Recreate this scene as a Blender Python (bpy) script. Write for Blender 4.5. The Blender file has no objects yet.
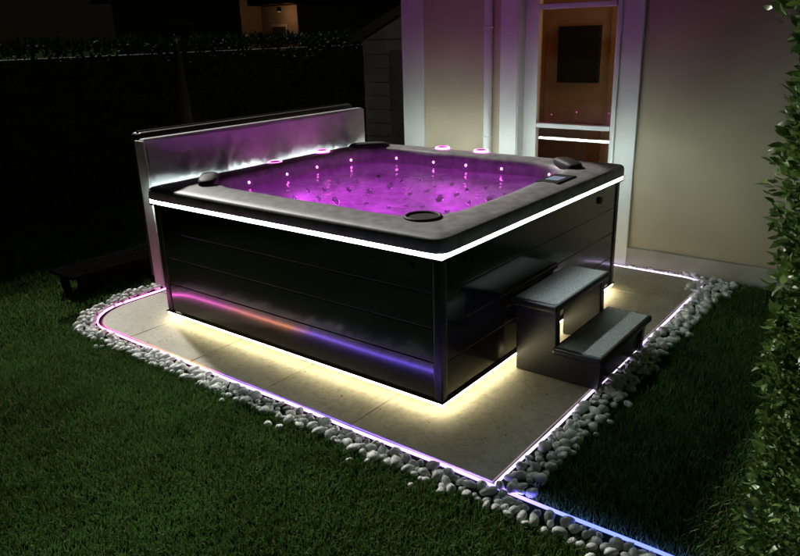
import bpy, math, random, numpy as np, bmesh
from mathutils import Matrix, Vector, Euler, noise
random.seed(7); rng=np.random.default_rng(7)
S=bpy.context.scene; COL=S.collection

# ---------------------------------------------------------------- materials
def new_mat(name):
    m=bpy.data.materials.new(name); m.use_nodes=True
    return m, m.node_tree.nodes, m.node_tree.links, m.node_tree.nodes['Principled BSDF']
def mat(name,col,rough=.5,metal=0,var=.15,vscale=8,bump=0,bscale=60,spec=.5,coat=0,bdist=.01,detail=5):
    m,n,l,b=new_mat(name)
    b.inputs['Roughness'].default_value=rough; b.inputs['Metallic'].default_value=metal
    b.inputs['Specular IOR Level'].default_value=spec
    b.inputs['Coat Weight'].default_value=coat; b.inputs['Coat Roughness'].default_value=.08
    tc=n.new('ShaderNodeTexCoord')
    nz=n.new('ShaderNodeTexNoise'); nz.inputs['Scale'].default_value=vscale; nz.inputs['Detail'].default_value=detail
    l.new(tc.outputs['Object'],nz.inputs['Vector'])
    r=n.new('ShaderNodeValToRGB')
    r.color_ramp.elements[0].position=.3; r.color_ramp.elements[1].position=.7
    r.color_ramp.elements[0].color=[c*(1-var) for c in col]+[1]
    r.color_ramp.elements[1].color=[min(1,c*(1+var)) for c in col]+[1]
    l.new(nz.outputs['Fac'],r.inputs['Fac']); l.new(r.outputs['Color'],b.inputs['Base Color'])
    if bump:
        n2=n.new('ShaderNodeTexNoise'); n2.inputs['Scale'].default_value=bscale; n2.inputs['Detail'].default_value=6
        l.new(tc.outputs['Object'],n2.inputs['Vector'])
        bp=n.new('ShaderNodeBump'); bp.inputs['Strength'].default_value=bump; bp.inputs['Distance'].default_value=bdist
        l.new(n2.outputs['Fac'],bp.inputs['Height']); l.new(bp.outputs['Normal'],b.inputs['Normal'])
    return m
def emis(name,col,st):
    m,n,l,b=new_mat(name)
    n.remove(b); e=n.new('ShaderNodeEmission'); e.inputs['Color'].default_value=(*col,1); e.inputs['Strength'].default_value=st
    l.new(e.outputs[0],n['Material Output'].inputs['Surface']); return m
def emis_ramp(name,stops,st,x0,x1):
    m,n,l,b=new_mat(name); n.remove(b)
    g=n.new('ShaderNodeNewGeometry'); s=n.new('ShaderNodeSeparateXYZ'); l.new(g.outputs['Position'],s.inputs[0])
    mr=n.new('ShaderNodeMapRange'); mr.inputs['From Min'].default_value=x0; mr.inputs['From Max'].default_value=x1
    l.new(s.outputs['X'],mr.inputs['Value'])
    r=n.new('ShaderNodeValToRGB'); l.new(mr.outputs[0],r.inputs['Fac'])
    els=r.color_ramp.elements
    while len(els)<len(stops): els.new(.5)
    for e,(x,c) in zip(els,stops): 
        e.position=(x-x0)/(x1-x0); e.color=(*c,1)
    e=n.new('ShaderNodeEmission'); e.inputs['Strength'].default_value=st
    l.new(r.outputs['Color'],e.inputs['Color']); l.new(e.outputs[0],n['Material Output'].inputs['Surface']); return m

# ---------------------------------------------------------------- mesh helpers
def link(o,parent=None):
    COL.objects.link(o)
    if parent is not None: o.parent=parent
    return o
def empty(name):
    o=bpy.data.objects.new(name,None); o.empty_display_size=.1; return link(o)
def mesh(name,verts,faces,mats,parent=None,smooth=False,mi=None):
    me=bpy.data.meshes.new(name); me.from_pydata([tuple(v) for v in verts],[],faces)
    for m in (mats if isinstance(mats,list) else [mats]): me.materials.append(m)
    if mi is not None: me.polygons.foreach_set('material_index',mi)
    if smooth: me.polygons.foreach_set('use_smooth',[True]*len(me.polygons))
    me.update(); return link(bpy.data.objects.new(name,me),parent)
def box(name,x0,x1,y0,y1,z0,z1,m,parent=None,bevel=0,seg=2):
    v=[(x0,y0,z0),(x1,y0,z0),(x1,y1,z0),(x0,y1,z0),(x0,y0,z1),(x1,y0,z1),(x1,y1,z1),(x0,y1,z1)]
    f=[(0,3,2,1),(4,5,6,7),(0,1,5,4),(1,2,6,5),(2,3,7,6),(3,0,4,7)]
    o=mesh(name,v,f,m,parent)
    if bevel:
        b=o.modifiers.new('b','BEVEL'); b.width=bevel; b.segments=seg
        o.data.polygons.foreach_set('use_smooth',[True]*6)
        w=o.modifiers.new('w','WEIGHTED_NORMAL')
    return o
def prism(name,prof,y0,y1,m,parent=None,bevel=0):
    n=len(prof); v=[(x,y0,z) for x,z in prof]+[(x,y1,z) for x,z in prof]
    f=[tuple(range(n)),tuple(range(2*n-1,n-1,-1))]+[(i,n+i,n+(i+1)%n,(i+1)%n) for i in range(n)]
    o=mesh(name,v,f,m,parent)
    if bevel:
        b=o.modifiers.new('b','BEVEL'); b.width=bevel; b.segments=2
    return o
def cyl(name,c,nrm,r,h,m,parent=None,seg=24,r2=None,smooth=True):
    q=Vector(nrm).normalized().to_track_quat('Z','Y'); c=Vector(c); r2=r if r2 is None else r2
    v=[];f=[]
    for k,(rr,z) in enumerate([(r,0),(r2,h)]):
        for i in range(seg):
            a=2*math.pi*i/seg; v.append(c+q@Vector((rr*math.cos(a),rr*math.sin(a),z)))
    f=[(i,(i+1)%seg,seg+(i+1)%seg,seg+i) for i in range(seg)]+[tuple(range(seg,2*seg)),tuple(range(seg-1,-1,-1))]
    return mesh(name,v,f,m,parent)
def torus(name,c,nrm,R,r,m,parent=None,seg=28,s2=8,sy=1):
    q=Vector(nrm).normalized().to_track_quat('Z','Y'); c=Vector(c); v=[];f=[]
    for i in range(seg):
        a=2*math.pi*i/seg
        for j in range(s2):
            b=2*math.pi*j/s2; rr=R+r*math.cos(b)
            v.append(c+q@Vector((rr*math.cos(a),sy*rr*math.sin(a),r*math.sin(b))))
    for i in range(seg):
        for j in range(s2):
            f.append((i*s2+j,((i+1)%seg)*s2+j,((i+1)%seg)*s2+(j+1)%s2,i*s2+(j+1)%s2))
    return mesh(name,v,f,m,parent,True)

# ---------------------------------------------------------------- shared materials
M_panel=mat('cabinet_panel',(.008,.008,.009),.15,0,.25,3,.05,7,spec=.7,coat=.35,bdist=.004)
M_post=mat('cabinet_corner',(.012,.012,.013),.3,0,.2,5,spec=.5)
M_black=mat('black_rubber',(.01,.01,.01),.6)
M_acryl=mat('marbled_acrylic',(.34,.32,.335),.50,0,.30,16,spec=.4,coat=0,detail=9)
M_vinyl=mat('grey_vinyl',(.62,.61,.63),.62,0,.12,6,.4,14,bdist=.012)
M_vinyl_d=mat('dark_vinyl',(.035,.033,.035),.5,0,.2,6,.3,18)
M_white=mat('white_trim_paint',(.76,.75,.74),.4,0,.04,5,.05,80)
M_stucco=mat('beige_stucco',(.52,.44,.32),.85,0,.10,2.2,.6,140,bdist=.004)
M_plinth=mat('plinth',(.42,.39,.34),.85,0,.15,6,.4,60)
M_led_top=emis('led_white',(.82,1.0,.95),50)
M_led_low=emis('led_warm',(1.0,.90,.55),22)
M_pink=emis('led_magenta',(1.0,.12,.75),20)

# ---------------------------------------------------------------- ground sheet
gm,n,l,b=new_mat('soil_grass_far'); b.inputs['Roughness'].default_value=1; b.inputs['Specular IOR Level'].default_value=0
nz=n.new('ShaderNodeTexNoise'); nz.inputs['Scale'].default_value=9; nz.inputs['Detail'].default_value=8
r=n.new('ShaderNodeValToRGB'); r.color_ramp.elements[0].color=(.008,.014,.005,1); r.color_ramp.elements[1].color=(.02,.034,.010,1)
tc=n.new('ShaderNodeTexCoord'); l.new(tc.outputs['Object'],nz.inputs['Vector']); l.new(nz.outputs['Fac'],r.inputs['Fac']); l.new(r.outputs['Color'],b.inputs['Base Color'])
mesh('ground',[(-300,-300,-.012),(300,-300,-.012),(300,300,-.012),(-300,300,-.012)],[(0,1,2,3)],gm)

# ---------------------------------------------------------------- lawn blades (one mesh)
def inpatio(x,y):
    a=(x>-2.80)&(x<.60)&(y>-.44)&(y<2.7)
    b=(y>-.44)&(y<-.32)&(x>.3)
    return a|b
def blades(x0,x1,y0,y1,dens):
    n=int((x1-x0)*(y1-y0)*dens); x=rng.uniform(x0,x1,n); y=rng.uniform(y0,y1,n)
    k=~inpatio(x,y)&~((x>-2.2)&(y>2.66)); return np.stack([x[k],y[k]],1)
P=np.concatenate([blades(-2.6,1.6,-2.1,-.40,17000),blades(-5.6,-2.6,-1.6,-.3,7000),blades(-5.6,-2.75,-.3,3.2,4500),blades(.56,1.8,-.36,2.66,12000),blades(1.6,3.2,-1.2,2.6,3000)])
N=len(P); h=rng.uniform(.014,.034,N); w=rng.uniform(.0013,.0026,N)*(1+.35*(P[:,0]<-2.6))
a=rng.uniform(0,2*np.pi,N); ld=rng.uniform(0,2*np.pi,N); ln=rng.uniform(.1,1.5,N)*h
ux,uy=np.cos(a)*w,np.sin(a)*w; lx,ly=np.cos(ld)*ln,np.sin(ld)*ln
V=np.zeros((N,5,3))
V[:,0]=np.stack([P[:,0]-ux,P[:,1]-uy,np.full(N,-.01)],1); V[:,1]=np.stack([P[:,0]+ux,P[:,1]+uy,np.full(N,-.01)],1)
V[:,2]=np.stack([P[:,0]+ux*.8+lx*.35,P[:,1]+uy*.8+ly*.35,h*.6],1); V[:,3]=np.stack([P[:,0]-ux*.8+lx*.35,P[:,1]-uy*.8+ly*.35,h*.6],1)
V[:,4]=np.stack([P[:,0]+lx,P[:,1]+ly,h],1)
def leafmesh(name,V,quads_tris,matl,cols,parent=None):
    N,k,_=V.shape; me=bpy.data.meshes.new(name)
    loops=np.concatenate([np.array(f) for f in quads_tris]); per=len(loops)
    me.vertices.add(N*k); me.vertices.foreach_set('co',V.reshape(-1))
    me.loops.add(N*per); me.loops.foreach_set('vertex_index',(np.arange(N)[:,None]*k+loops[None]).reshape(-1).astype(np.int32))
    tot=[len(f) for f in quads_tris]; st=np.cumsum([0]+tot[:-1])
    me.polygons.add(N*len(tot)); me.polygons.foreach_set('loop_start',(np.arange(N)[:,None]*per+st[None]).reshape(-1).astype(np.int32))
    me.materials.append(matl); me.update(calc_edges=True)
    at=me.attributes.new('tint','FLOAT_COLOR','POINT')
    c=np.ones((N,k,4)); c[:,:,:3]=cols[:,None,:]; at.data.foreach_set('color',c.reshape(-1))
    return link(bpy.data.objects.new(name,me),parent)
def leafmat(name,rough=.5,trans=.25,spec=.4):
    m,n,l,b=new_mat(name); b.inputs['Roughness'].default_value=rough; b.inputs['Specular IOR Level'].default_value=spec
    at=n.new('ShaderNodeAttribute'); at.attribute_name='tint'; l.new(at.outputs['Color'],b.inputs['Base Color'])
    t=n.new('ShaderNodeBsdfTranslucent'); l.new(at.outputs['Color'],t.inputs['Color'])
    mx=n.new('ShaderNodeMixShader'); mx.inputs[0].default_value=trans
    l.new(b.outputs[0],mx.inputs[1]); l.new(t.outputs[0],mx.inputs[2]); l.new(mx.outputs[0],n['Material Output'].inputs['Surface']); return m
g1=np.array([.055,.140,.030]); g2=np.array([.12,.23,.055]); g3=np.array([.26,.25,.12])
t=rng.random(N)[:,None]; C=g1*(1-t)+g2*t
patch=np.array([noise.noise(Vector((float(x)*1.3,float(y)*1.3,0)))+.7*noise.noise(Vector((float(x)*6,float(y)*6,3))) for x,y in P])
C*=(1+.5*patch[:,None]); k=rng.random(N)<.07; C[k]=g3
leafmesh('lawn',V,[(0,1,2,3),(3,2,4)],leafmat('grass_blade',.55,.3,.25),C)

# ---------------------------------------------------------------- patio slab with tiles
pm,n,l,b=new_mat('sandstone_paving'); b.inputs['Roughness'].default_value=.6
tc=n.new('ShaderNodeTexCoord')
nz=n.new('ShaderNodeTexNoise'); nz.inputs['Scale'].default_value=3.5; nz.inputs['Detail'].default_value=10; nz.inputs['Roughness'].default_value=.65
l.new(tc.outputs['Object'],nz.inputs['Vector'])
r=n.new('ShaderNodeValToRGB'); e=r.color_ramp.elements; e[0].position=.35; e[0].color=(.38,.34,.26,1); e[1].position=.68; e[1].color=(.54,.49,.385,1)
l.new(nz.outputs['Fac'],r.inputs['Fac'])
n3=n.new('ShaderNodeTexNoise'); n3.inputs['Scale'].default_value=45; n3.inputs['Detail'].default_value=4; l.new(tc.outputs['Object'],n3.inputs['Vector'])
r3=n.new('ShaderNodeValToRGB'); r3.color_ramp.elements[0].position=.34; r3.color_ramp.elements[0].color=(.80,.78,.74,1); r3.color_ramp.elements[1].position=.5; r3.color_ramp.elements[1].color=(1,1,1,1)
l.new(n3.outputs['Fac'],r3.inputs['Fac'])
mx=n.new('ShaderNodeMixRGB'); mx.blend_type='MULTIPLY'; mx.inputs[0].default_value=1; l.new(r.outputs[0],mx.inputs[1]); l.new(r3.outputs[0],mx.inputs[2])
l.new(mx.outputs[0],b.inputs['Base Color'])
bp=n.new('ShaderNodeBump'); bp.inputs['Strength'].default_value=.35; bp.inputs['Distance'].default_value=.003; l.new(n3.outputs['Fac'],bp.inputs['Height']); l.new(bp.outputs[0],b.inputs['Normal'])
M_pave=pm
patio=empty('patio')
M_grout=mat('grout',(.13,.115,.09),.9,0,.3,20)
def rounded(x0,x1,y0,y1,r,z,mname,m,rr=.15):
    pts=[]
    for cx,cy,a0,rad in [(x0+r,y0+r,math.pi,r),(x1-.001,y0+.001,1.5*math.pi,.001),(x1-rr,y1-rr,0,rr),(x0+.001,y1-.001,.5*math.pi,.001)]:
        for i in range(9):
            a=a0+i/8*math.pi/2; pts.append((cx+rad*math.cos(a),cy+rad*math.sin(a)))
    n=len(pts); v=[(x,y,z) for x,y in pts]+[(x,y,-.03) for x,y in pts]
    return mesh(mname,v,[tuple(range(n))]+[(i,n+i,n+(i+1)%n,(i+1)%n) for i in range(n)],m,patio)
rounded(-2.66,.465,-.325,2.6,.34,.004,'bedding',M_grout)
xs=[-2.65,-2.1,-1.5,-.9,-.3,.46]; ys=[-.318,.28,.88,1.48,2.08,2.59]
for i in range(5):
    for j in range(5):
        x0,x1,y0,y1=xs[i]+.002,xs[i+1]-.002,ys[j]+.002,ys[j+1]-.002
        if i==0 and j==0:
            R_=.33; pts=[(x0+R_+R_*math.cos(math.pi+q/10*math.pi/2),y0+R_+R_*math.sin(math.pi+q/10*math.pi/2)) for q in range(11)]+[(x1,y0),(x1,y1),(x0,y1)]
        elif i==4 and j==4:
            R_=.15; pts=[(x0,y0),(x1,y0)]+[(x1-R_+R_*math.cos(q/8*math.pi/2),y1-R_+R_*math.sin(q/8*math.pi/2)) for q in range(9)]+[(x0,y1)]
        else: pts=[(x0,y0),(x1,y0),(x1,y1),(x0,y1)]
        n_=len(pts); zt=.011+random.uniform(-.0008,.0008)
        o=mesh('paving_slab',[(x,y,zt) for x,y in pts]+[(x,y,.0) for x,y in pts],[tuple(range(n_))]+[(q,n_+q,n_+(q+1)%n_,(q+1)%n_) for q in range(n_)],M_pave,patio)
        bv=o.modifiers.new('b','BEVEL'); bv.width=.002; bv.segments=1

# ---------------------------------------------------------------- pebbles
def ico(sub):
    bm=bmesh.new(); bmesh.ops.create_icosphere(bm,subdivisions=sub,radius=1); v=np.array([x.co[:] for x in bm.verts]); f=np.array([[q.index for q in p.verts] for p in bm.faces]); bm.free(); return v,f
iv,iF=ico(2)
var=[]
for k in range(14):
    o=Vector((k*7.3,0,0)); v=np.array([ (Vector(p)*(1+.42*noise.noise(Vector(p)*1.1+o)+.10*noise.noise(Vector(p)*3+o)))[:] for p in iv]); var.append(v)
spots=[]
def fill(fn,n,rmin=.014,rmax=.031):
    for _ in range(n):
        x,y=fn(); r_=rmin+(rmax-rmin)*random.random()**1.1
        ok=True
        for (a_,b_,c_) in spots:
            if (a_-x)**2+(b_-y)**2<(.86*(c_+r_))**2: ok=False;break
        if ok: spots.append((x,y,r_))
U=random.uniform
fill(lambda:(U(-2.4,2.2),U(-.465,-.368)),7000)
fill(lambda:(U(.50,.625),U(-.33,2.5)),5000)
def arcL():
    a_=U(math.pi,1.5*math.pi); r_=U(.385,.49); return (-2.32+r_*math.cos(a_),.015+r_*math.sin(a_))
fill(arcL,1500)
fill(lambda:(U(-2.83,-2.725),U(.0,.7)),1500)
def arcR():
    a_=U(0,math.pi/2); r_=U(.205,.34); return (.30+r_*math.cos(a_),2.42+r_*math.sin(a_))
fill(arcR,700)
fill(lambda:(U(-.1,.32),U(2.622,2.645)),400,.010,.016)
fill(lambda:(U(.4,.66),U(2.35,2.62)),500)
for _ in range(12): spots.append((U(-2.4,1.2),U(-.54,-.49),U(.012,.02)))
for _ in range(6): spots.append((U(.64,.69),U(-.2,2.4),U(.012,.02)))
vs=[];fs=[];off=0
for i,(x,y,r_) in enumerate(spots):
    v=var[i%14]*np.array([r_*U(.95,1.45),r_*U(.8,1.1),r_*U(.6,.85)])
    Rm=np.array(Euler((U(-.35,.35),U(-.35,.35),U(0,6.3))).to_matrix()); v=v@Rm.T+np.array([x,y,r_*.45+U(0,.010)])
    vs.append(v); fs.append(iF+off); off+=len(iv)
vs=np.concatenate(vs); fs=np.concatenate(fs)
M_peb=mat('white_marble_pebble',(.78,.78,.77),.5,0,.16,26,.2,70)
mesh('pebble_border',vs,fs.tolist(),M_peb,None,True)

# ---------------------------------------------------------------- LED border tubes
M_ledout=emis_ramp('led_border_top',[(-2.8,(1,.16,.75)),(-2.3,(1,.32,.85)),(-1.3,(.80,.50,1)),(-.3,(.75,.40,1)),(.35,(.50,.30,1)),(.8,(.12,.16,1)),(2.2,(.08,.12,1))],3.6,-2.8,2.2)
M_ledin=emis_ramp('led_border_inner',[(-2.8,(1,.1,.7)),(-2.1,(1,.18,.65)),(-1.85,(1,.30,.25)),(-1.4,(1,.36,.12)),(-1.2,(.30,.14,1)),(-.5,(.16,.10,1)),(.4,(.3,.2,1)),(.8,(.10,.14,1))],20,-2.8,2.2)
M_ledr=emis('led_border_side',(.80,.62,1),2.8)
led=empty('border_led_strip')
def strip(name,path,z0,z1,wd,mo,mi_):
    v=[];f=[];mi=[]
    n_=len(path)
    for i,(x,y) in enumerate(path):
        a_=path[max(0,i-1)]; b_=path[min(n_-1,i+1)]; d=Vector((b_[0]-a_[0],b_[1]-a_[1])).normalized(); nx,ny=-d.y*wd/2,d.x*wd/2
        v+=[(x-nx,y-ny,z0),(x-nx,y-ny,z1),(x+nx,y+ny,z1),(x+nx,y+ny,z0)]
    for i in range(n_-1):
        a_=4*i;b_=4*i+4
        for j in range(4): f.append((a_+j,b_+j,b_+(j+1)%4,a_+(j+1)%4)); mi.append([0,0,1,0][j])
    return mesh(name,v,f,[mo,mi_],led,mi=mi)
arc=[(-2.35+.345*math.cos(math.pi+q/12*math.pi/2),.01+.345*math.sin(math.pi+q/12*math.pi/2)) for q in range(13)]
path=[(-2.695,1.6),(-2.695,.3)]+arc+[(x,-.335+.003*math.sin(x*7)) for x in np.linspace(-2.3,2.2,60)]
strip('front_tube',path,.002,.013,.008,M_ledout,M_ledin)
path=[(.476+.002*math.sin(y*8),y) for y in np.linspace(-.32,2.42,30)]+[(.30+.176*math.cos(q/8*math.pi/2),2.43+.176*math.sin(q/8*math.pi/2)) for q in range(9)]+[(-.3,2.606)]
strip('side_tube',path,.002,.013,.007,M_ledr,M_ledr)

# ---------------------------------------------------------------- hot tub
tub=empty('hot_tub')
X0,X1,Y0,Y1=-2.16,0,0,2.065
IN=.012
box('base_pan',X0+.06,X1-.06,Y0+.06,Y1-.06,.012,.14,M_black,tub)
zs=[.075,.262,.432,.602,.768]
for i in range(4):
    z0,z1=zs[i]+.0013,zs[i+1]-.0013
    box('front_board',X0+.055,X1-.055,Y0+IN,Y0+.05,z0,z1,M_panel,tub,.003)
    box('side_board',X1-.05,X1-IN,Y0+.055,Y1-.055,z0,z1,M_panel,tub,.003)
    box('rear_board',X0+.055,X1-.055,Y1-.05,Y1-IN,z0,z1,M_panel,tub,.003)
    box('left_board',X0+IN,X0+.05,Y0+.055,Y1-.055,z0,z1,M_panel,tub,.003)
for (x,y) in [(X0,Y0),(X1-.053,Y0),(X0,Y1-.053),(X1-.053,Y1-.053)]:
    box('corner_post',x+.004 if x<-1 else x,x+.053 if x<-1 else x+.049,y+.004 if y<1 else y,y+.053 if y<1 else y+.049,.072,.772,M_post,tub,.010,3)
def loop(name,z0,z1,out,thick,m):
    box(name+'_front',X0-out,X1+out,Y0-out,Y0-out+thick,z0,z1,m,tub)
    box(name+'_back',X0-out,X1+out,Y1+out-thick,Y1+out,z0,z1,m,tub)
    box(name+'_right',X1+out-thick,X1+out,Y0-out+thick+.001,Y1+out-thick-.001,z0,z1,m,tub)
    box(name+'_left',X0-out,X0-out+thick,Y0-out+thick+.001,Y1+out-thick-.001,z0,z1,m,tub)
loop('upper_led',.780,.802,.006,.012,M_led_top)
loop('lower_led',.049,.063,-.004,.012,M_led_low)
loop('upper_channel',.769,.7795,.010,.03,M_post)
loop('lower_channel',.0665,.0715,.004,.03,M_post)
cyl('badge',(-.62,.012,.735),(0,-1,0),.010,.004,M_post,tub)
cyl('lock',(-.18,.012,.72),(0,-1,0),.016,.012,M_black,tub); cyl('lock',(-.012,.22,.72),(1,0,0),.018,.012,M_black,tub)
cyl('lock',(-.012,1.75,.70),(1,0,0),.022,.012,M_black,tub)
cx,cy=-1.08,1.0325
def sup(th,a_,b_,n_): 
    return (abs(math.cos(th)/a_)**n_+abs(math.sin(th)/b_)**n_)**(-1/n_)
def Ro(th): return sup(th,1.105,1.0575,46)
def Ri(th): return sup(th,.885,.80,5)*(1+.018*math.cos(4*th)*-1+.010*math.cos(8*th+.6))
def prof(th):
    o=Ro(th); i=Ri(th); u=lambda t_:o+(i-o)*t_
    sd=.05*math.cos(3*th+.7)+.03*math.cos(5*th)
    lift=.018*(.5+.5*math.sin(th-.5))
    return [(o-.03,.8035),(o-.006,.805),(o,.812),(o,.840),(o-.002,.855),(o-.008,.868),(o-.020,.876),(u(.25),.880),(u(.45),.884+lift*.8),(u(.75),.884+lift),(u(.92),.878+lift),(i,.866+lift),(i-.012,.846),(i-.022,.79),(i-.05,.72),
            (i-.10,.64),(i-.16,.56+sd*.3),(i-.23,.52+sd),(i*.60+.02,.50+sd),(i*.53,.47+sd),(i*.47,.40),(i*.43,.22),(i*.38,.17),(i*.2,.16),(.001,.16)]
NT=480
ths=[2*math.pi*k/NT for k in range(NT)]
V_=[];F_=[]
K=len(prof(0))
for th in ths:
    for (r_,z) in prof(th): V_.append((cx+r_*math.cos(th),cy+r_*math.sin(th),z))
for a_ in range(NT):
    b_=(a_+1)%NT
    for j in range(K-1): F_.append((a_*K+j,b_*K+j,b_*K+j+1,a_*K+j+1))
mesh('acrylic_shell',V_,F_,M_acryl,tub,True)
def ps(th,t_):
    t_+=1
    p=prof(th); j=int(t_); f=t_-j; r_=p[j][0]*(1-f)+p[j+1][0]*f; z=p[j][1]*(1-f)+p[j+1][1]*f
    return Vector((cx+r_*math.cos(th),cy+r_*math.sin(th),z))
def pn(th,t_):
    a_=ps(th+.01,t_)-ps(th-.01,t_); b_=ps(th,t_+.05)-ps(th,t_-.05); n_=a_.cross(b_).normalized()
    c=Vector((cx,cy,1.3))-ps(th,t_)
    return n_ if n_.dot(c)>0 else -n_
M_jet=mat('jet_dark',(.03,.03,.035),.3,0,.2); M_chrome=mat('jet_chrome',(.6,.6,.62),.2,1,.05)
def jet(th,t_,r_):
    p=ps(th,t_); n_=pn(th,t_); cyl('jet',p-n_*.004,n_,r_,.010,M_jet,tub,14,r_*.8); torus('jet_ring',p+n_*.005,n_,r_,r_*.16,M_chrome,tub,16,5)
for k in range(34):
    th=k/34*2*math.pi+.05; jet(th,14.2+.5*(k%2),.020 if k%3 else .030)
    jet(th+.09,13.4+.3*(k%2),.015)
for k in range(30):
    th=k/30*2*math.pi; jet(th,16.2+(k%3)*.5,.018)
for k in range(9): jet(k*.7+.2,21.4,.03)
for k in range(18):
    th=k/18*2*math.pi+.12; p=ps(th,11.4); n_=pn(th,11.4); cyl('waterline_led',p-n_*.003,n_,.0080,.005,M_pink,tub,10)
def blob(name,c,sx,sy,sz,rot,m,parent,e=.6):
    v,f=ico(3); v=np.sign(v)*np.abs(v)**e*np.array([sx,sy,sz]); R_=np.array(Euler((0,0,rot)).to_matrix()); v=v@R_.T+np.array(c)
    return mesh(name,v,f.tolist(),m,parent,True)
for (x,y,rz) in [(-1.93,.27,-.75),(-1.92,1.80,.75),(-.26,1.80,-.75)]:
    blob('headrest',(x,y,.890),.16,.06,.042,rz,M_black,tub)
torus('filter_ring',(-.27,.24,.886),(0,0,1),.085,.010,M_black,tub); cyl('filter_lid',(-.27,.24,.876),(0,0,1),.083,.010,M_black,tub)
box('control_panel',-.20,-.06,1.25,1.50,.883,.893,M_black,tub,.004); box('control_display',-.17,-.09,1.31,1.42,.8935,.895,emis('lcd',(.6,.7,.9),.35),tub)
M_vp=emis('valve_pink',(1,.15,.8),8)
for (x,y) in [(-2.06,1.42),(-1.34,1.96),(-1.01,1.97),(-2.07,.95)]:
    zt=.886+(.016 if y>1.2 else .0)
    torus('valve_glow',(x,y,zt+.002),(0,0,1),.046,.010,M_vp,tub,20,6)
    cyl('valve_cap',(x,y,zt-.002),(0,0,1),.035,.014,M_jet,tub)
# water
wm,n,l,b=new_mat('spa_water'); n.remove(b)
tc=n.new('ShaderNodeTexCoord'); n1=n.new('ShaderNodeTexNoise'); n1.inputs['Scale'].default_value=9; n1.inputs['Detail'].default_value=3; l.new(tc.outputs['Object'],n1.inputs['Vector'])
bp=n.new('ShaderNodeBump'); bp.inputs['Strength'].default_value=.5; bp.inputs['Distance'].default_value=.02; l.new(n1.outputs['Fac'],bp.inputs['Height'])
tr=n.new('ShaderNodeBsdfTransparent'); tr.inputs['Color'].default_value=(.97,.85,1,1)
gl=n.new('ShaderNodeBsdfGlossy'); gl.inputs['Roughness'].default_value=.04; l.new(bp.outputs[0],gl.inputs['Normal'])
fr=n.new('ShaderNodeFresnel'); fr.inputs['IOR'].default_value=1.33; l.new(bp.outputs[0],fr.inputs['Normal'])
df=n.new('ShaderNodeBsdfDiffuse'); df.inputs['Color'].default_value=(.8,.75,.85,1)
tl=n.new('ShaderNodeBsdfTranslucent'); tl.inputs['Color'].default_value=(.8,.75,.85,1)
ad=n.new('ShaderNodeMixShader'); ad.inputs[0].default_value=.8; l.new(df.outputs[0],ad.inputs[1]); l.new(tl.outputs[0],ad.inputs[2])
n4=n.new('ShaderNodeTexNoise'); n4.inputs['Scale'].default_value=7; n4.inputs['Detail'].default_value=7; l.new(tc.outputs['Object'],n4.inputs['Vector'])
mr=n.new('ShaderNodeMapRange'); mr.inputs['From Min'].default_value=.38; mr.inputs['From Max'].default_value=.68; mr.inputs['To Min'].default_value=.05; mr.inputs['To Max'].default_value=.34; l.new(n4.outputs['Fac'],mr.inputs['Value'])
mb=n.new('ShaderNodeMixShader'); l.new(mr.outputs[0],mb.inputs[0]); l.new(tr.outputs[0],mb.inputs[1]); l.new(ad.outputs[0],mb.inputs[2])
mg=n.new('ShaderNodeMixShader'); l.new(fr.outputs[0],mg.inputs[0]); l.new(mb.outputs[0],mg.inputs[1]); l.new(gl.outputs[0],mg.inputs[2])
l.new(mg.outputs[0],n['Material Output'].inputs['Surface'])
mesh('water',[(cx+(Ri(t_)-.020)*math.cos(t_),cy+(Ri(t_)-.020)*math.sin(t_),.792) for t_ in ths],[tuple(range(NT))],wm,tub)
def plight(name,loc,col,en,rad,parent=None):
    L=bpy.data.lights.new(name,'POINT'); L.color=col; L.energy=en; L.shadow_soft_size=rad
    o=bpy.data.objects.new(name,L); o.location=loc; return link(o,parent)
def slight(name,loc,tgt,col,en,rad,ang,parent=None):
    L=bpy.data.lights.new(name,'SPOT'); L.color=col; L.energy=en; L.shadow_soft_size=rad; L.spot_size=math.radians(ang); L.spot_blend=.4
    o=bpy.data.objects.new(name,L); o.location=loc; o.rotation_euler=(Vector(tgt)-Vector(loc)).to_track_quat('-Z','Y').to_euler(); return link(o,parent)
MG=(.84,.09,1.0)
for (x,y) in [(-1.60,.62),(-.56,.62),(-1.60,1.45),(-.56,1.45),(-1.08,.52),(-1.08,1.54),(-1.72,1.03),(-.44,1.03)]:
    slight('underwater_lamp',(x,y,.755),(x+(cx-x)*.05,y+(cy-y)*.05,.30),MG,4.6,.03,172,tub)
plight('footwell_lamp',(cx,cy,.36),MG,6,.03,tub)

# ---------------------------------------------------------------- steps
st=empty('hot_tub_steps')
M_step=mat('black_plastic',(.012,.012,.013),.33,0,.2,6,.15,150,spec=.5,bdist=.002)
M_tread_glint=mat('tread_plastic_glint',(.42,.42,.43),.42,0,.55,170,.9,120,spec=.7,bdist=.005,detail=2)  # pale speckle paints the strip light's glints onto the black plastic treads
def tread(name,x0,x1,y0,y1,z,th_):
    box(name,x0,x1,y0,y1,z-th_,z,M_step,st,.014,3)
    nx_,ny_=24,44; v=[];f=[]
    for i in range(nx_+1):
        for j in range(ny_+1):
            x=x0+.018+(x1-x0-.036)*i/nx_; y=y0+.022+(y1-y0-.044)*j/ny_
            v.append((x,y,z+.002+.0016*noise.noise(Vector((x*60,y*60,0)))))
    for i in range(nx_):
        for j in range(ny_): q=i*(ny_+1)+j; f.append((q,q+ny_+1,q+ny_+2,q+1))
    mesh(name+'_grip',v,f,M_tread_glint,st,True)
tread('upper_tread',.015,.275,.60,1.27,.42,.04)
tread('lower_tread',.262,.525,.585,1.29,.205,.04)
for y in (.63,1.19):
    prism('side_panel',[(.04,.012),(.50,.012),(.51,.163),(.285,.163),(.265,.19),(.258,.378),(.03,.378)],y,y+.05,M_step,st,.006)
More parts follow.
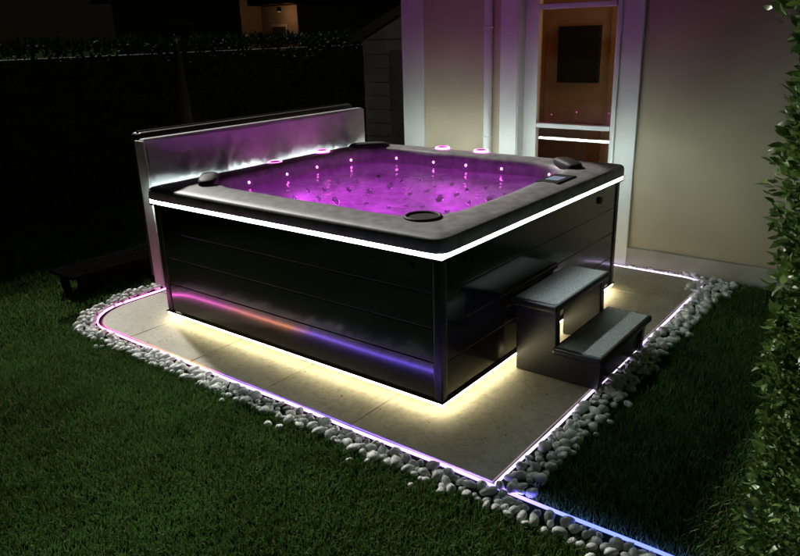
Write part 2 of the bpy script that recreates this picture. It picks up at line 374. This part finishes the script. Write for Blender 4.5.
box('lower_riser',.466,.488,.682,1.188,.02,.162,M_step,st,.004)
box('upper_crossbar',.06,.085,.682,1.188,.30,.378,M_step,st,.004)

# ---------------------------------------------------------------- folded cover on the left side
cov=empty('hot_tub_cover')
def cloth(name,x,y0,y1,z0,z1,amp,m,nx_=150,nz_=70):
    v=[];f=[]
    for i in range(nx_+1):
        for j in range(nz_+1):
            y=y0+(y1-y0)*i/nx_; z=z0+(z1-z0)*j/nz_
            e_=min(1,6*min(i/nx_,1-i/nx_)+.1)*min(1,4*min(j/nz_,1-j/nz_)+.1)
            d=amp*(noise.noise(Vector((y*2.2+z*1.5,z*3.2,1)))+.9*abs(noise.noise(Vector((y*8-z*5,z*3+y*2,4))))+.7*abs(noise.noise(Vector((y*16+z*9,z*7,9)))))*e_
            v.append((x+d,y,z-.014*math.sin((y-y0)/(y1-y0)*math.pi)*(j/nz_)))
    for i in range(nx_):
        for j in range(nz_): q=i*(nz_+1)+j; f.append((q,q+nz_+1,q+nz_+2,q+1))
    return mesh(name,v,f,m,cov,True)
box('cover_half',-2.335,-2.262,.07,2.15,.20,1.150,M_vinyl,cov,.022,4)
cloth('vinyl_skin',-2.256,.085,2.14,.21,1.140,.046,M_vinyl)
box('cover_half_rear',-2.46,-2.345,.10,2.12,.22,1.180,M_vinyl_d,cov,.03,4)
box('piping',-2.345,-2.252,.058,.069,.20,1.14,M_white,cov,.003)
M_alu=mat('lifter_metal',(.03,.03,.032),.4,1)
cyl('lifter_bar',(-2.40,.12,1.175),(0,1,0),.014,2.0,M_alu,cov)
cyl('lifter_arm',(-2.40,.35,.02),(0,0,1),.012,.25,M_alu,cov); cyl('lifter_arm',(-2.40,1.95,.02),(0,0,1),.012,.25,M_alu,cov)
cyl('shelf_bar',(-2.30,.10,.185),(0,1,0),.012,2.02,M_alu,cov)

# ---------------------------------------------------------------- house
house=empty('house')
WY=2.68; WT=.30
box('wall_left',-2.21,-1.12,WY,WY+WT,0,3.2,M_stucco,house)
box('wall_right',-.30,6,WY,WY+WT,0,3.2,M_stucco,house)
box('wall_over_door',-1.12,-.30,WY,WY+WT,2.35,3.2,M_stucco,house)
box('gable_wall',-2.21,-1.91,WY+WT,9,0,3.2,M_stucco,house)
box('roof_slab',-2.6,6.3,WY-.35,9.2,3.2,3.35,mat('roof_tile',(.12,.06,.045),.8),house)
box('roof_top',-2.2,6,WY+.2,8.8,3.35,3.8,mat('roof_tile2',(.12,.06,.045),.8),house)
box('corner_board',-2.235,-2.015,WY-.025,WY-.001,0,3.15,M_white,house,.004)
box('corner_board_return',-2.235,-2.212,WY-.001,WY+.16,0,3.15,M_white,house,.004)
cyl('downpipe',(-1.365,WY-.04,.0),(0,0,1),.034,3.1,M_white,house)
for z in (.9,1.75,2.6): torus('pipe_clip',(-1.365,WY-.04,z),(0,0,1),.036,.006,M_white,house)
box('casing_left',-1.262,-1.095,WY-.03,WY-.001,0,2.5,M_white,house,.006)
box('casing_left_bead',-1.13,-1.10,WY-.045,WY-.031,0,2.5,M_white,house,.004)
box('casing_right',-.330,-.140,WY-.03,WY-.001,0,2.5,M_white,house,.006)
box('casing_right_bead',-.322,-.292,WY-.045,WY-.031,0,2.5,M_white,house,.004)
box('reveal_left',-1.119,-1.10,WY,WY+.25,0,2.35,M_white,house)
box('reveal_right',-.32,-.301,WY,WY+.25,0,2.35,M_white,house)
FY=WY+.07
box('door_stile_left',-1.099,-.985,FY,FY+.06,0,2.34,M_white,house,.005)
box('door_stile_right',-.375,-.3215,FY,FY+.06,0,2.34,M_white,house,.005)
box('transom_bar',-.984,-.376,FY-.02,FY+.06,1.862,1.90,M_white,house,.004)
box('meeting_rail',-.984,-.376,FY+.0,FY+.06,.985,1.02,M_white,house,.004)
box('bottom_rail',-.984,-.376,FY,FY+.06,0.02,.16,M_white,house,.004)
box('sill',-1.09,-.33,WY-.02,FY-.001,.0,.03,M_plinth,house,.004)
gm_,n,l,b=new_mat('window_glass'); n.remove(b); tr=n.new('ShaderNodeBsdfTransparent'); tr.inputs[0].default_value=(.9,.93,.93,1); gl=n.new('ShaderNodeBsdfGlossy'); gl.inputs['Roughness'].default_value=.01
fr=n.new('ShaderNodeFresnel'); fr.inputs[0].default_value=1.6; mx=n.new('ShaderNodeMixShader'); l.new(fr.outputs[0],mx.inputs[0]); l.new(tr.outputs[0],mx.inputs[1]); l.new(gl.outputs[0],mx.inputs[2]); l.new(mx.outputs[0],n['Material Output'].inputs['Surface'])
mesh('glass',[(-.984,FY+.03,.16),(-.376,FY+.03,.16),(-.376,FY+.03,2.34),(-.984,FY+.03,2.34)],[(0,1,2,3)],gm_,house)
box('plinth',-.139,6,WY-.035,WY-.001,0,.15,M_plinth,house,.006)
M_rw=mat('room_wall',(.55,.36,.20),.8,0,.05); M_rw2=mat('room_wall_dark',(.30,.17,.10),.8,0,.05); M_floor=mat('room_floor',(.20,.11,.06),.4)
RB=4.6
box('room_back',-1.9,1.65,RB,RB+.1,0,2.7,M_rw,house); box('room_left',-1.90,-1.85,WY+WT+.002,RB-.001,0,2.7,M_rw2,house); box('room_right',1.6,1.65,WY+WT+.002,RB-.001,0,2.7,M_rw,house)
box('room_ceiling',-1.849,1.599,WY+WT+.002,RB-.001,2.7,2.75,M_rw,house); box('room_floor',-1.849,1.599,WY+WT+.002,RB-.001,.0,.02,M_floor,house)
box('television',-1.69,-1.25,RB-.06,RB-.002,1.20,1.745,M_black,house,.006)
M_oak=mat('pale_oak',(.50,.30,.15),.5)
box('inner_door_frame',-1.15,-1.09,RB-.03,RB-.002,.02,2.2,M_oak,house,.004)
box('inner_door_leaf',-1.088,-.45,RB-.02,RB-.002,.02,2.15,mat('door_leaf',(.45,.22,.10),.45),house,.004)
box('sideboard',-1.75,-1.2,RB-.35,RB-.005,.02,.80,M_floor,house,.01)
plight('ceiling_lamp',(.55,3.9,2.3),(1,.60,.28),14,.12,house)

# ---------------------------------------------------------------- leafy hedges
M_bark=mat('bark',(.06,.045,.03),.9,0,.3,20,.4,60)
def hedge(name,x0,x1,y0,y1,z1,nleaf,ls,base,hi,seed,faces='LFT',lean=0,spec=.5,rough=.34):
    rg=np.random.default_rng(seed); pts=[];nr=[]
    areas={'L':(y1-y0)*z1,'R':(y1-y0)*z1,'F':(x1-x0)*z1,'T':(x1-x0)*(y1-y0)}
    tot=sum(areas[f] for f in faces)
    for f in faces:
        k=int(nleaf*areas[f]/tot); u=rg.random(k); w_=rg.random(k); dp=rg.random(k)**1.6*.12
        if f=='L': p=np.stack([x0+dp,y0+u*(y1-y0),w_*z1],1); q=(-1,0,.25)
        if f=='R': p=np.stack([x1-dp,y0+u*(y1-y0),w_*z1],1); q=(1,0,.25)
        if f=='F': p=np.stack([x0+u*(x1-x0),y0+dp,w_*z1],1); q=(0,-1,.25)
        if f=='T': p=np.stack([x0+u*(x1-x0),y0+w_*(y1-y0),z1-dp],1); q=(0,0,1)
        pts.append(p); nr.append(np.tile(q,(k,1)))
    p=np.concatenate(pts); q=np.concatenate(nr)
    nz_=np.array([noise.noise(Vector((float(a_[0])*3.1,float(a_[1])*3.1,float(a_[2])*3.1))) for a_ in p])
    nz2=np.array([noise.noise(Vector((float(a_[0])*9,float(a_[1])*9,float(a_[2])*9+5))) for a_ in p])
    p=p+q*(nz_*.08+nz2*.045)[:,None]; p[:,0]-=lean*p[:,2]
    k=len(p); d=q+rg.normal(0,.65,(k,3)); d[:,2]+=.15; d/=np.linalg.norm(d,axis=1)[:,None]
    s=np.cross(d,rg.normal(0,1,(k,3))); s/=np.linalg.norm(s,axis=1)[:,None]; n_=np.cross(d,s)
    L=ls*rg.uniform(.6,1.3,k)[:,None]; W=L*.19
    V=np.stack([p,p+d*L*.35-s*W+n_*L*.05,p+d*L*.35+s*W+n_*L*.05,p+d*L*.72-s*W*.72,p+d*L*.72+s*W*.72,p+d*L-n_*L*.12],1)
    t_=np.clip(rg.random(k)*.7+nz2*.9+.1,0,1)[:,None]; C=np.array(base)*(1-t_)+np.array(hi)*t_
    root=empty(name)
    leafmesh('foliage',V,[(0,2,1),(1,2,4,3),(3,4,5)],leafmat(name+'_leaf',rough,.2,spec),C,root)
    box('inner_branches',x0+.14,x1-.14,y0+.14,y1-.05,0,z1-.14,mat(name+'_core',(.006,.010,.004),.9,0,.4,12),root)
    for i in range(int((y1-y0)/.5)+1): cyl('stem',(x0+.25,y0+.2+i*.5,-.01),(0,0,1),.03,z1*.8,M_bark,root,8,.012)
    return root
hedge('hedge',1.395,2.3,-.36,2.6,3.0,66000,.040,(.045,.105,.022),(.18,.30,.07),3,lean=.036)
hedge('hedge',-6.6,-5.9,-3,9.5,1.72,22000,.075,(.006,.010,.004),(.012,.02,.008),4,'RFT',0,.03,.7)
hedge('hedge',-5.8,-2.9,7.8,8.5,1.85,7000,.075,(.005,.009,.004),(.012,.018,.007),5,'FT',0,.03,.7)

# ---------------------------------------------------------------- shed, neighbour house, bench, parasol
shed=empty('garden_shed'); M_shed=mat('shed_boards',(.13,.12,.13),.7,0,.2,4,.2,30)
for i in range(11): box('board',-3.75,-2.40,3.9+.006*(i%2),5.3,.02+i*.15,.164+i*.15,M_shed,shed,.003)
prism('roof',[(-3.85,1.66),(-3.08,1.98),(-2.3,1.66),(-2.3,1.71),(-3.08,2.03),(-3.85,1.71)],3.8,5.4,mat('roof_felt',(.03,.03,.032),.8),shed)
prism('gable',[(-3.74,1.672),(-2.42,1.672),(-3.08,1.95)],3.92,3.95,M_shed,shed)
box('door',-3.35,-2.75,3.875,3.899,.08,1.55,mat('shed_door',(.07,.065,.07),.6),shed,.004)
nh=empty('house'); M_nw=mat('neighbour_render',(.13,.10,.075),.85,0,.1,2,.2,40); M_roof=mat('clay_roof',(.02,.012,.010),.8,0,.3,8,.5,20,spec=.1)
M_nt=mat('neighbour_trim',(.2,.18,.16),.6)
D=-2.9
box('walls',-19+D,-12.4+D,12,19,0,3.0,M_nw,nh)
prism('roof',[(-19.5+D,3.0),(-15.7+D,4.9),(-11.9+D,3.0)],11.5,19.5,M_roof,nh)
box('porch_wall',-12.39+D,-10.9+D,12.8,18,0,2.6,M_nw,nh); box('porch_roof',-12.38+D,-10.6+D,12.3,18.2,2.62,2.8,M_roof,nh,.02)
box('window_frame',-12.0+D,-11.3+D,12.76,12.799,1.0,2.1,M_nt,nh,.01); box('window_pane',-11.93+D,-11.37+D,12.74,12.758,1.07,2.03,M_black,nh)
box('window_frame',-16+D,-14.6+D,11.96,11.999,1.1,2.3,M_nt,nh,.01); box('window_pane',-15.9+D,-14.7+D,11.94,11.958,1.2,2.2,M_black,nh)
plight('porch_light',(-11.1+D,12.3,2.35),(1,.55,.25),9,.05,nh); cyl('porch_lamp',(-11.1+D,12.3,2.42),(0,0,1),.06,.12,M_black,nh)
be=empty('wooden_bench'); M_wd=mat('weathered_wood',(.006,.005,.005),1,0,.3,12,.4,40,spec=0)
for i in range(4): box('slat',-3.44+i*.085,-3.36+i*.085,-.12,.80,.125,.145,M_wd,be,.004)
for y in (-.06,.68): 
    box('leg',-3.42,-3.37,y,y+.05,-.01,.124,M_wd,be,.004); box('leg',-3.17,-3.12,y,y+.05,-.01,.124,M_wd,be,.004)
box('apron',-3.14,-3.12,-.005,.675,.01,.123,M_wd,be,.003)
pa=empty('closed_parasol'); cyl('pole',(-4.1,1.7,-.01),(0,0,1),.02,1.75,mat('pole_metal',(.15,.15,.16),.4),pa); cyl('folded_canopy',(-4.1,1.7,.85),(0,0,1),.085,.85,mat('canopy',(.02,.02,.023),.9),pa,12,.025); cyl('foot',(-4.1,1.7,-.01),(0,0,1),.22,.06,M_black,pa)

# fallen leaves & clippings on the paving (one object)
fr_=np.random.default_rng(21); k=60
px=np.concatenate([fr_.uniform(-2.4,.4,38),fr_.uniform(.05,.45,22)]); py=np.concatenate([fr_.uniform(-.30,-.02,38),fr_.uniform(-.3,2.4,22)])
p=np.stack([px,py,np.full(k,.0135)],1); a=fr_.uniform(0,6.28,k); d=np.stack([np.cos(a),np.sin(a),np.full(k,.08)],1); s=np.stack([-np.sin(a),np.cos(a),np.zeros(k)],1)
L=fr_.uniform(.008,.020,k)[:,None]; W=L*fr_.uniform(.08,.22,k)[:,None]; up=np.array([0,0,1.])
V=np.stack([p,p+d*L*.35-s*W+up*L*.08,p+d*L*.35+s*W+up*L*.03,p+d*L*.72-s*W*.7+up*L*.06,p+d*L*.72+s*W*.7,p+d*L],1)
C=np.array([.05,.07,.02])*(1-fr_.random(k)[:,None])+np.array([.14,.09,.04])*fr_.random(k)[:,None]
leafmesh('fallen_leaves',V,[(0,2,1),(1,2,4,3),(3,4,5)],leafmat('dry_leaf',.6,.1,.3),C)

# ---------------------------------------------------------------- added fill sun & dim sky
az=Vector((1,-.36,0)).normalized(); el=math.radians(34)
dirv=Vector((az.x*math.cos(el),az.y*math.cos(el),-math.sin(el)))
sun=bpy.data.lights.new('fill_sun','SUN'); sun.energy=2.9; sun.angle=math.radians(3); sun.color=(1,.98,.90)  # added sun with no known source, aimed to light lawn and hedge
so=bpy.data.objects.new('fill_sun',sun); so.rotation_euler=dirv.to_track_quat('-Z','Y').to_euler(); link(so)
w=bpy.data.worlds.new('World'); S.world=w; w.use_nodes=True; nt=w.node_tree
sky=nt.nodes.new('ShaderNodeTexSky'); sky.sky_type='NISHITA'; sky.sun_disc=False; sky.sun_elevation=math.radians(34); sky.sun_rotation=math.atan2(-az.x,-az.y)
nt.links.new(sky.outputs[0],nt.nodes['Background'].inputs[0]); nt.nodes['Background'].inputs[1].default_value=.0002

# ---------------------------------------------------------------- camera
c=bpy.data.cameras.new('camera'); co=link(bpy.data.objects.new('camera',c))
Rm=(Euler((math.pi/2-.3306,0,.6696)).to_matrix()@Matrix.Rotation(-.0305,3,'Z')).to_4x4(); Rm.translation=Vector((1.6897,-2.4268,1.7143)); co.matrix_world=Rm
c.sensor_width=36; c.lens=36*709.39/800; c.clip_end=800; c.clip_start=.02; S.camera=co
S.view_settings.view_transform='Standard'; S.view_settings.look='None'; S.view_settings.exposure=0
